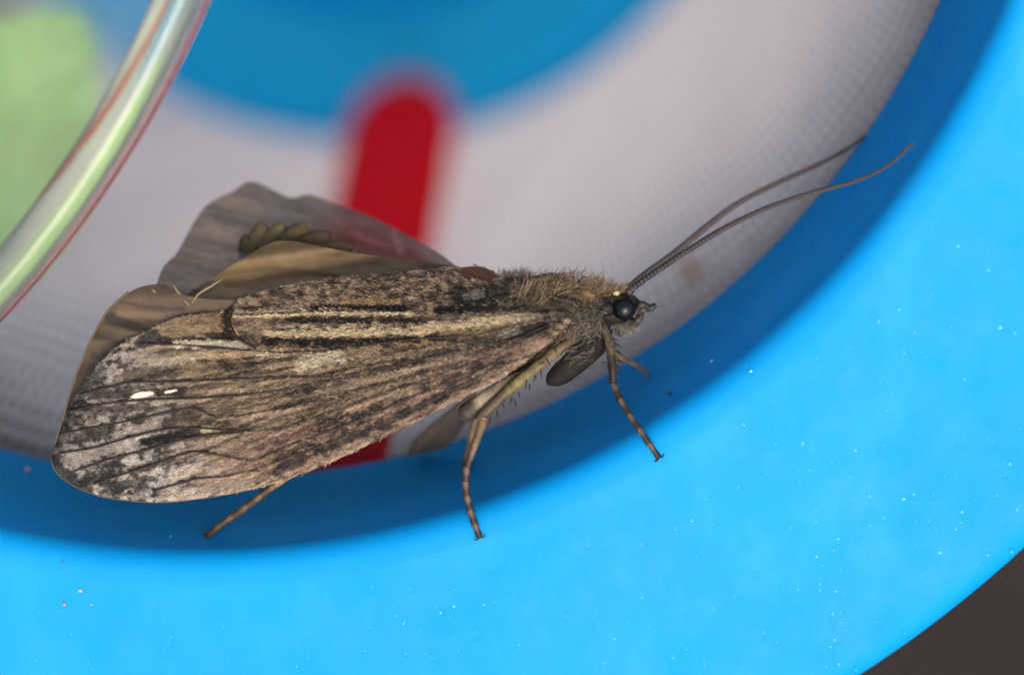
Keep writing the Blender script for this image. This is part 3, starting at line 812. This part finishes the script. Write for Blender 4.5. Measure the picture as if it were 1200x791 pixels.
# folded plates of the back
def blob(name, x, y, rx, ry, an, z, rz, col, mat, parent, seed=0, nz_=0.12):
    nu, nv = 26, 24
    Ug, Vg = np.meshgrid(np.linspace(0, math.pi, nu), np.linspace(0, 2 * math.pi, nv, endpoint=False), indexing='ij')
    ex = -np.cos(Ug) * rx; ey = np.sin(Ug) * np.cos(Vg) * ry; ezz = np.sin(Ug) * np.sin(Vg) * rz
    g = 1 + (fbm(ex / 6 + seed, ey / 5 + ezz * 3, seed) - .5) * nz_ * 2
    ca, sa_ = math.cos(math.radians(an)), math.sin(math.radians(an))
    v = P(x + (ex * ca - ey * sa_) * g, y + (ex * sa_ + ey * ca) * g, z + ezz)
    cc = s2l(col) * (0.6 + 0.8 * fbm(ex / 4, ey / 2.5, seed + 5))[..., None]
    return mesh(name, v.reshape(-1, 3), grid_faces(nu, nv, closed_v=True), mat, parent, cc.reshape(-1, 3))
blob("back_plate", 655, 332, 30, 11, 8, -2.3, 1.2, (70, 59, 42), M['body'], body, 81)
blob("back_plate", 668, 345, 18, 6, 8, -1.95, .6, (70, 60, 44), M['body'], body, 82, .3)
blob("back_plate", 690, 345, 17, 9, 28, -2.2, .9, (110, 88, 62), M['body'], body, 83)
blob("back_plate", 612, 338, 30, 14, -4, -2.2, 1.1, (70, 58, 46), M['body'], body, 84)
blob("back_plate", 660, 352, 24, 6, 12, -1.5, .5, (58, 48, 38), M['body'], body, 86)

# head details
def ball(name, x, y, z, r, mat, parent, sq=1.0, sqz=1.0):
    Ug, Vg = np.meshgrid(np.linspace(0, math.pi, 25), np.linspace(0, 2 * math.pi, 36, endpoint=False), indexing='ij')
    c = P(x, y, z)
    v = c + np.stack([r * np.sin(Ug) * np.cos(Vg), r * sq * np.sin(Ug) * np.sin(Vg), r * sqz * np.cos(Ug)], -1)
    return mesh(name, v.reshape(-1, 3), grid_faces(25, 36, closed_v=True), mat, parent)
e = ball("eye", 731, 361.5, -1.47, 0.455, M['eye'], body, .98, .9); e["label"] = "glossy black compound eye"
ball("eye", 735, 358, -2.95, 0.47, M['eye'], body)
e = ball("ocellus", 722.5, 343.5, -1.75, 0.14, M['ocellus'], body, .8, .8); e["label"] = "pale yellow simple eye"
blob("cheek", 710, 362, 12, 9, 0, -1.5, .3, (22, 24, 23), M['body'], body, 87)
def limb(name, pts, mat, parent, cols, n=40, sides=12, squash=None, z_fn=None):
    """pts rows: px, py, z, radius px ; cols: list of (position 0..1, colour)"""
    c = catmull(pts, n)
    v, f = tube(P(c[:, 0], c[:, 1], c[:, 2]), np.maximum(c[:, 3], .15) * PXMM, sides, squash=squash)
    t = np.linspace(0, 1, n); ps = [k for k, _ in cols]; cs = s2l(np.array([k for _, k in cols], float))
    cc = np.stack([np.interp(t, ps, cs[:, i]) for i in range(3)], -1)
    blotch = fbm(np.repeat(np.arange(n) * 6.0 / n * (1 + n / 30), sides) + pts[0][0], np.tile(np.arange(sides) * 3.0 / sides, n), 91)
    cc = np.repeat(cc, sides, axis=0) * (rng.uniform(.75, 1.25, n * sides) * (.35 + 1.3 * blotch))[:, None]
    return mesh(name, v, f, mat, parent, cc)
DK = (58, 50, 44)
for pts in ([(742, 370, -1.7, 4.2), (747, 362, -1.6, 4.6), (752, 356.5, -1.5, 4.4), (757, 358, -1.45, 3.6), (761, 361, -1.4, 4.4), (765, 359.5, -1.4, 4.2), (769, 357, -1.4, 2.4)],
            [(736, 377, -1.8, 5.2), (743, 378, -1.75, 5.4), (749, 373, -1.7, 4.6), (753, 367, -1.7, 3)],
            [(722, 384, -1.7, 3.5), (727, 391, -1.6, 3.6), (731, 391.5, -1.6, 2.6)],
            [(744, 372, -2.9, 3.0), (754, 364, -3.0, 3.0), (762, 363, -3.0, 2.6)]):
    limb("palp", pts, M['chitin'], body, [(0, (72, 64, 56)), (.35, (40, 35, 31)), (.6, (60, 53, 47)), (1, (36, 32, 29))], 30, 8)

# antennae: a chain of short ringed segments
def antenna(pts, r0, r1, nseg, tone):
    a = empty_part = None
    c = catmull(pts, nseg * 6 + 1)
    n = len(c); s = np.linspace(0, 1, n)
    ph = (np.arange(n) % 6) / 6.0
    r = (r0 * (1 - s) + r1 * s) * (0.94 + 0.08 * np.sin(ph * math.pi)) 
    r[:10] *= np.linspace(1.45, 1, 10)
    v, f = tube(P(c[:, 0], c[:, 1], c[:, 2]), r * PXMM, 10)
    band = np.where(ph < 0.45, 0.3, 1.15) * rng.uniform(.8, 1.2, n)
    base = s2l(tone)[None] * band[:, None]
    cc = np.repeat(base, 10, axis=0) * rng.uniform(.75, 1.25, (n * 10, 1))
    return mesh("antenna", v, f, M['chitin'], bug, cc)
antenna([(736, 343, -1.75, 0), (745, 335, -1.65, 0), (775, 314, -1.2, 0), (800, 297.5, -.9, 0), (850, 267, -.5, 0), (900, 243.5, -.2, 0), (950, 226.5, 0.0, 0), (990, 216, 0.1, 0), (1022, 204.5, .2, 0), (1045, 190.5, .3, 0), (1058, 179, .3, 0), (1070, 167.5, .3, 0)], 4.1, 2.0, 80, (62, 55, 53))
antenna([(738, 338, -2.6, 0), (748, 328, -2.8, 0), (790, 297, -3.8, 0), (830, 264, -4.7, 0), (860, 241.5, -5.2, 0), (900, 220, -5.8, 0), (950, 197, -6.5, 0), (985, 179.5, -6.9, 0), (1008, 164, -7.2, 0), (1027, 151, -7.4, 0)], 4.9, 2.4, 92, (92, 80, 76))

# ---- legs
def spines(pts, parent, col=(26, 22, 20), w=1.25):
    for (x, y, z, ax, ay, ln) in pts:
        p = np.array([P(x, y, z), P(x + ax * ln * .5, y + ay * ln * .5, z + .06), P(x + ax * ln, y + ay * ln, z + .08)])
        v, f = tube(p, np.array([w, w * .7, .12]) * PXMM, 6)
        mesh("spine", v, f, M['chitin'], parent, np.tile(s2l(col), (len(v), 1)))
def leg_empty():
    e = bpy.data.objects.new("leg", None); e.empty_display_size = .001
    return link(e, bug)
def tarsus(parent, pts, bands):
    """five-jointed foot; pts rows px,py,z,r ; each joint a little swollen at its end"""
    c = catmull(pts, 5 * 9 + 1)
    for k in range(5):
        seg = c[k * 9:k * 9 + 10].copy()
        seg[:, 3] *= 1.12 * np.concatenate([np.linspace(.82, 1.0, 8), [1.14, .95]])
        v, f = tube(P(seg[:, 0], seg[:, 1], seg[:, 2]), seg[:, 3] * PXMM, 10)
        t = np.linspace(0, 1, 10)[:, None]
        lo, hi = s2l(bands[0]), s2l(bands[1])
        w = sstep(.3, .6, t)
        cc = np.repeat(lo * (1 - w) + hi * w, 10, axis=0) * rng.uniform(.75, 1.25, (100, 1))
        o = mesh("foot_joint", v, f, M['chitin'], parent, cc)
        e1 = seg[-1]; dx, dy = seg[-1][:2] - seg[0][:2]; q = math.hypot(dx, dy); dx /= q; dy /= q
        if k < 4:
            spines([(e1[0] - dy * s * e1[3] * .8, e1[1] + dx * s * e1[3] * .8, e1[2], dx * .75 - dy * s * .65, dy * .75 + dx * s * .65, 5) for s in (-1, 1)], o, w=.6)
    e1 = c[-1]
    for s in (-1, 1):
        nx, ny = -dy * s, dx * s
        p = np.array([P(e1[0], e1[1], e1[2]), P(e1[0] + dx * 2 + nx * 3.2, e1[1] + dy * 2 + ny * 3.2, e1[2] + .03), P(e1[0] + dx * 1.5 + nx * 6, e1[1] + dy * 1.5 + ny * 6, e1[2] + .02), P(e1[0] - dx * .2 + nx * 7.6, e1[1] - dy * .2 + ny * 7.6, e1[2] + .01)])
        v, f = tube(p, np.array([1.0, .9, .7, .2]) * PXMM, 6)
        mesh("claw", v, f, M['chitin'], parent, np.tile(s2l((30, 24, 22)), (len(v), 1)))
AMB, BRD = (166, 122, 82), (62, 48, 42)

# near fore leg
lg = leg_empty()
o = limb("femur", [(714, 382, -1.4, 6), (703, 397, -1.2, 14.5), (688, 411, -1.1, 16.5), (670, 427, -1.0, 15.5), (656, 439, -1.0, 13.5), (646, 446, -1.0, 9), (641, 450, -1.0, 2)], M['chitin'], lg, [(0, (34, 30, 26)), (.25, (30, 27, 25)), (1, (28, 26, 24))], 44, 16, squash=.5); o.data.materials[0] = M['dark_chitin']
o = limb("tibia", [(704, 372, -1.5, 2.5), (709, 386, -1.05, 4.6), (714, 402, -.8, 5.2), (716.5, 420, -.7, 5.2), (718, 436, -.6, 5.0), (718.5, 449, -.55, 4.4)], M['chitin'], lg, [(0, (56, 48, 38)), (.3, (88, 74, 54)), (.5, (98, 82, 60)), (.62, (46, 38, 33)), (1, (40, 34, 31))], 36, 12)
spines([(720, 402, -.7, .9, .55, 10), (722, 411, -.65, .88, .6, 9), (722, 421, -.6, .85, .6, 9), (722, 433, -.55, .7, .7, 8), (709, 424, -.6, -.7, .7, 6), (714, 446, -.5, -.7, .6, 7), (711, 407, -.7, -.5, .8, 6), (716, 396, -.7, .9, .4, 10), (721, 428, -.6, .8, .6, 9)], o, w=1.6)
tarsus(lg, [(718.5, 449, -.55, 3.8), (728, 470, -.3, 3.6), (741, 491, -.05, 3.5), (756, 513, .15, 3.3), (772, 536, .17, 3.1)], ((88, 69, 54), (42, 34, 31)))
# near middle leg
lg = leg_empty()
limb("coxa", [(690, 380, -1.7, 9), (665, 397, -1.3, 11), (640, 415, -1.15, 11), (615, 432, -1.05, 10), (598, 444, -1.0, 6)], M['body'], lg, [(0, (84, 70, 50)), (.5, (60, 47, 34)), (1, (70, 56, 40))], 36, 16, squash=.4)
limb("femur", [(640, 424, -1.0, 5), (614, 440, -.8, 9), (588, 456, -.6, 10.5), (565, 471, -.5, 11), (552, 480, -.45, 11.5), (545, 486, -.4, 11), (541, 491, -.4, 3)], M['chitin'], lg, [(0, (82, 64, 46)), (.35, (120, 106, 82)), (.75, (132, 120, 98)), (.84, (62, 50, 42)), (1, (48, 40, 36))], 44, 16, squash=.6)
o = limb("tibia", [(668, 400, -.75, 4.5), (650, 413, -.6, 6.6), (630, 429, -.45, 6.8), (605, 450, -.3, 6.9), (585, 468, -.2, 6.6), (566, 486, -.1, 6.2), (559, 492, -.08, 3)], M['chitin'], lg, [(0, (82, 68, 46)), (.2, (104, 90, 58)), (.4, (88, 76, 50)), (.5, (106, 95, 56)), (.58, (110, 100, 58)), (.68, (82, 70, 48)), (1, (66, 54, 40))], 44, 14, squash=.7)
spines([(650, 408, .0, .35, .95, 8), (640, 420, .0, .5, .85, 10), (633, 433, .1, .2, 1, 11), (628, 440, .1, -.3, .95, 9), (617, 445, .1, -.1, 1, 11), (621, 450, .1, -.1, 1, 9), (608, 459, .1, .1, 1, 8),
        (600, 466, .12, -.4, 1, 8), (602, 467, .12, .35, 1, 11), (590, 473, .12, .1, 1, 8), (582, 481, .15, .15, 1, 10), (575, 489, .15, -.3, 1, 13), (638, 424, .2, -.8, .4, 9), (610, 436, .15, -.95, .3, 9), (598, 450, .15, -.95, .25, 10)], o)
o = limb("shank", [(567, 489, -.1, 5.6), (563, 503, .0, 5.2), (557, 520, .05, 4.6), (551, 537, .05, 4.2), (547.5, 547, .0, 4.2)], M['chitin'], lg, [(0, (118, 92, 62)), (.3, (96, 80, 60)), (.7, (96, 80, 62)), (.8, (60, 49, 43)), (1, (52, 42, 37))], 30, 12)
spines([(546, 545, .05, -.8, .5, 6), (551, 545, .05, .7, .6, 6)], o)
tarsus(lg, [(547, 547, .0, 4.3), (545.5, 566, .0, 4.2), (549, 590, .05, 3.9), (555, 610, .13, 3.7), (562, 629, .16, 3.4)], ((98, 77, 63), (48, 38, 35)))
# near hind leg, the foot standing on the inner side of the rim
lg = leg_empty()
limb("tibia", [(400, 520, -2.2, 4.5), (365, 541, -1.9, 4.5), (338, 557, -1.7, 4.6), (322, 568, -1.6, 4.4)], M['chitin'], lg, [(0, (150, 122, 84)), (1, (160, 128, 84))], 24, 10)
def inner_z(px, py):
    zs = np.linspace(-7.0, -0.9, 400)
    rr = np.interp(zs, [-7.0, -4.6, -2.0, -1.1, -0.9], [30.75, 31.05, 31.42, 31.62, 31.63])
    q = P(np.full(400, px), np.full(400, py), zs)
    return zs[np.argmin(abs(np.hypot(q[:, 0] - CX, q[:, 1] - CY) - rr))]
hzf = inner_z(241, 628)
tarsus(lg, [(323, 567, -1.6, 4.2), (302, 583, -1.65, 4.2), (282, 598, -1.8, 4.0), (262, 612, -2.0, 3.9), (242, 628, hzf + .12, 3.7)], ((98, 78, 54), (66, 50, 37)))
# far side legs, mostly hidden
lg = leg_empty()
limb("femur", [(708, 392, -3.6, 7), (712, 402, -3.7, 5), (722, 415, -3.9, 4), (731, 421, -4.1, 3.4), (745, 427, -4.4, 3)], M['chitin'], lg, [(0, (110, 92, 66)), (1, (104, 84, 58))], 26, 10)
zt = inner_z(786, 462)
limb("shank", [(745, 427, -4.4, 3), (757, 437, -4.6, 2.6), (772, 450, -4.7, 2.4), (786, 462, zt + .1, 2)], M['chitin'], lg, [(0, (104, 84, 58)), (1, (70, 56, 46))], 20, 8)
lg = leg_empty()
zt = inner_z(544, 560)
limb("shank", [(560, 485, -3.4, 5), (553, 508, -3.9, 4.4), (549, 528, -4.3, 4), (545, 546, -4.3, 3.4), (544, 560, zt + .1, 2.6)], M['chitin'], lg, [(0, (120, 100, 74)), (1, (80, 62, 50))], 24, 8)

# ---- body hair
def tuft(n, xr, yr, z, ang, spread, ln, cols, width=(.35, .6), lift=(.05, .5), curl=.5):
    q = np.clip(rng.normal(0, .3, (2, n)), -.55, .55); x = (xr[0] + xr[1]) / 2 + (xr[1] - xr[0]) * q[0]; y = (yr[0] + yr[1]) / 2 + (yr[1] - yr[0]) * q[1]
    ok = (x - 731) ** 2 + (y - 361.5) ** 2 > 17 ** 2; x = np.where(ok, x, x - 40)
    a = np.radians(ang + rng.normal(0, spread, n))
    c = s2l(np.array(cols, float))[rng.integers(0, len(cols), n)] * rng.uniform(.6, 1.3, n)[:, None]
    return hairs(x, y, rng.uniform(z[0], z[1], n), a, rng.uniform(*ln, n), rng.uniform(*lift, n), rng.uniform(*width, n), c, rng.normal(0, curl, n))
TN = [(166, 144, 112), (140, 120, 94), (186, 164, 130), (104, 88, 68), (70, 58, 46)]
GY = [(160, 150, 132), (132, 122, 106), (182, 172, 152), (108, 98, 84)]
FN = (.16, .32)
sets = [
    (300, (582, 625), (321, 333), (-2.8, -1.8), -75, 30, (6, 15), [(150, 118, 98), (170, 140, 112), (100, 82, 68)], FN, (.05, .4), .25),
    (110, (600, 650), (336, 358), (-1.5, -1.1), -68, 20, (18, 32), [(180, 158, 124), (150, 128, 98), (100, 84, 66)], (.26, .46), (.1, .6), .4),
    (320, (596, 690), (348, 366), (-1.7, -.9), -150, 60, (6, 13), TN + [(46, 38, 32), (56, 46, 36)] * 2, FN),
    (620, (676, 714), (330, 352), (-2.8, -1.5), -48, 34, (7, 19), [(176, 148, 112), (150, 122, 90), (190, 168, 132), (96, 80, 62)], FN, (.05, .5), .25),
    (800, (628, 690), (322, 342), (-2.4, -1.0), -30, 34, (6, 14), TN, FN, (.03, .2), .3),
    (900, (666, 702), (364, 392), (-1.6, -.8), 118, 40, (8, 18), GY + [(66, 58, 48)] * 2, FN, (.05, .4), .4),
    (240, (690, 706), (346, 384), (-1.6, -1.2), 30, 60, (6, 13), GY + TN + [(42, 40, 37)] * 5, FN),
    (300, (712, 738), (338, 346), (-2.6, -1.7), -56, 26, (7, 16), [(176, 158, 122), (190, 172, 130), (130, 114, 90)], FN, (.05, .4), .25),
    (300, (720, 744), (378, 387), (-1.9, -1.3), 65, 40, (5, 12), GY, FN),
    (90, (742, 752), (354, 372), (-2.0, -1.5), -10, 45, (3, 7), GY, FN),
    (320, (600, 690), (376, 402), (-1.3, -.7), 148, 18, (9, 18), TN, FN, (.03, .2), .2),
    (620, (560, 690), (394, 420), (-1.2, -.6), 152, 15, (9, 18), TN + GY, FN, (.03, .2), .2),
    (46, (634, 662), (378, 390), (-.9, -.6), 80, 20, (12, 20), TN, (.28, .45)),
    (130, (712, 722), (392, 445), (-.75, -.4), 70, 40, (4, 9), [(60, 50, 40), (120, 104, 80), (40, 34, 30)], FN),
    (330, (560, 632), (330, 356), (-1.7, -1.0), 172, 26, (7, 13), [(40, 37, 34), (58, 52, 45), (150, 140, 120), (120, 104, 84)], FN),
]
V_, F_, C_ = [], [], []; off = 0
for sargs in sets:
    v, f, c = tuft(*sargs)
    # narrow the box to an uneven cloud so the tufts do not end in straight lines
    V_.append(v); F_.append(f + off); C_.append(c); off += len(v)
tag(mesh("hair", np.concatenate(V_), np.concatenate(F_), M['hair'], body, np.clip(np.concatenate(C_), .004, .9)), kind="stuff")

# ------------------------------------------------------------------ dust and lint on the blue rim
du = Soup()
oct_f = [[0, 2, 4], [2, 1, 4], [1, 3, 4], [3, 0, 4], [2, 0, 5], [1, 2, 5], [3, 1, 5], [0, 3, 5]]
def face_z(r, a):
    return np.interp(r, [32.3, 33.4, 35, 37.5, 40.5, 43.2], [-.02, .03, .06, .04, -.02, -.10]) + 0.05 * math.sin(a * 5 + .6) + .03 * math.sin(a * 11)
def speck(c, s, colr):
    e_ = rng.uniform(.5, 1.4, 2) * s
    th = rng.random() * 3.14
    ux = np.array([math.cos(th), math.sin(th), 0]); uy = np.array([-math.sin(th), math.cos(th), 0]); uz = np.array([0, 0, s * .35])
    du.add([c + ux * e_[0], c - ux * e_[0], c + uy * e_[1], c - uy * e_[1], c + uz, c - uz], oct_f, colr)
clus = [(rng.uniform(33, 44), rng.uniform(-1.75, -0.1)) for _ in range(26)]
for k in range(1500):
    if k % 2:
        r0_, a0_ = clus[rng.integers(len(clus))]; r_ = r0_ + rng.normal(0, .9); a_ = a0_ + rng.normal(0, .035)
    else:
        r_ = rng.uniform(32.6, 44.0); a_ = rng.uniform(-2.1, 0.35)
    if not 32.5 < r_ < 44.0: continue
    s_ = 0.016 + 0.05 * rng.random() ** 4
    speck(np.array([CX + r_ * math.cos(a_), CY + r_ * math.sin(a_), face_z(r_, a_) + s_ * .1]), s_, np.array([.12, .50, .80]) * rng.uniform(.6, 1.0))
for px, py, s_, cc in ((75, 708, .07, (.55, .22, .12)), (94, 692, .08, (.42, .40, .30)), (74, 660, .05, (.10, .14, .2)), (107, 708, .05, (.5, .45, .35)), (880, 435, .05, (.36, .50, .72))):
    speck(P(px, py, .06), s_, np.array(cc))
for px, py, s_, cc in ((32, 551, .11, (.60, .16, .06)), (145, 618, .05, (.05, .07, .1)), (200, 629, .05, (.5, .65, .75)), (834, 424, .06, (.3, .36, .42)), (805, 446, .05, (.08, .06, .06)), (950, 285, .06, (.05, .07, .1))):
    z = inner_z(px, py); speck(P(px, py, z) + (0, .02, 0), s_, np.array(cc))
for k in range(22):      # lint and hairline scuffs lying on the plastic
    r_ = rng.uniform(33, 43.5); a_ = rng.uniform(-2.0, .2); th = rng.random() * 6.28; ln = rng.uniform(.25, 1.3)
    c0 = np.array([CX + r_ * math.cos(a_), CY + r_ * math.sin(a_)]); bd = rng.normal(0, .08)
    pts = []
    for t in np.linspace(-.5, .5, 6):
        xy = c0 + ln * t * np.array([math.cos(th + bd * t), math.sin(th + bd * t)])
        rr = math.hypot(xy[0] - CX, xy[1] - CY); rr = min(max(rr, 32.6), 44); aa_ = math.atan2(xy[1] - CY, xy[0] - CX)
        pts.append((xy[0], xy[1], face_z(rr, aa_) + .008))
    v, f = tube(np.array(pts), .006, 5); du.add(v, f, np.array([.16, .55, .86]) * rng.uniform(.7, 1.05))
dv = np.concatenate(du.v)
d = mesh("dust", dv, du.f, M['dust'], None, np.concatenate(du.c), smooth=False)
tag(d, "fine pale dust specks and lint scattered over the blue rim", "dust", kind="stuff")
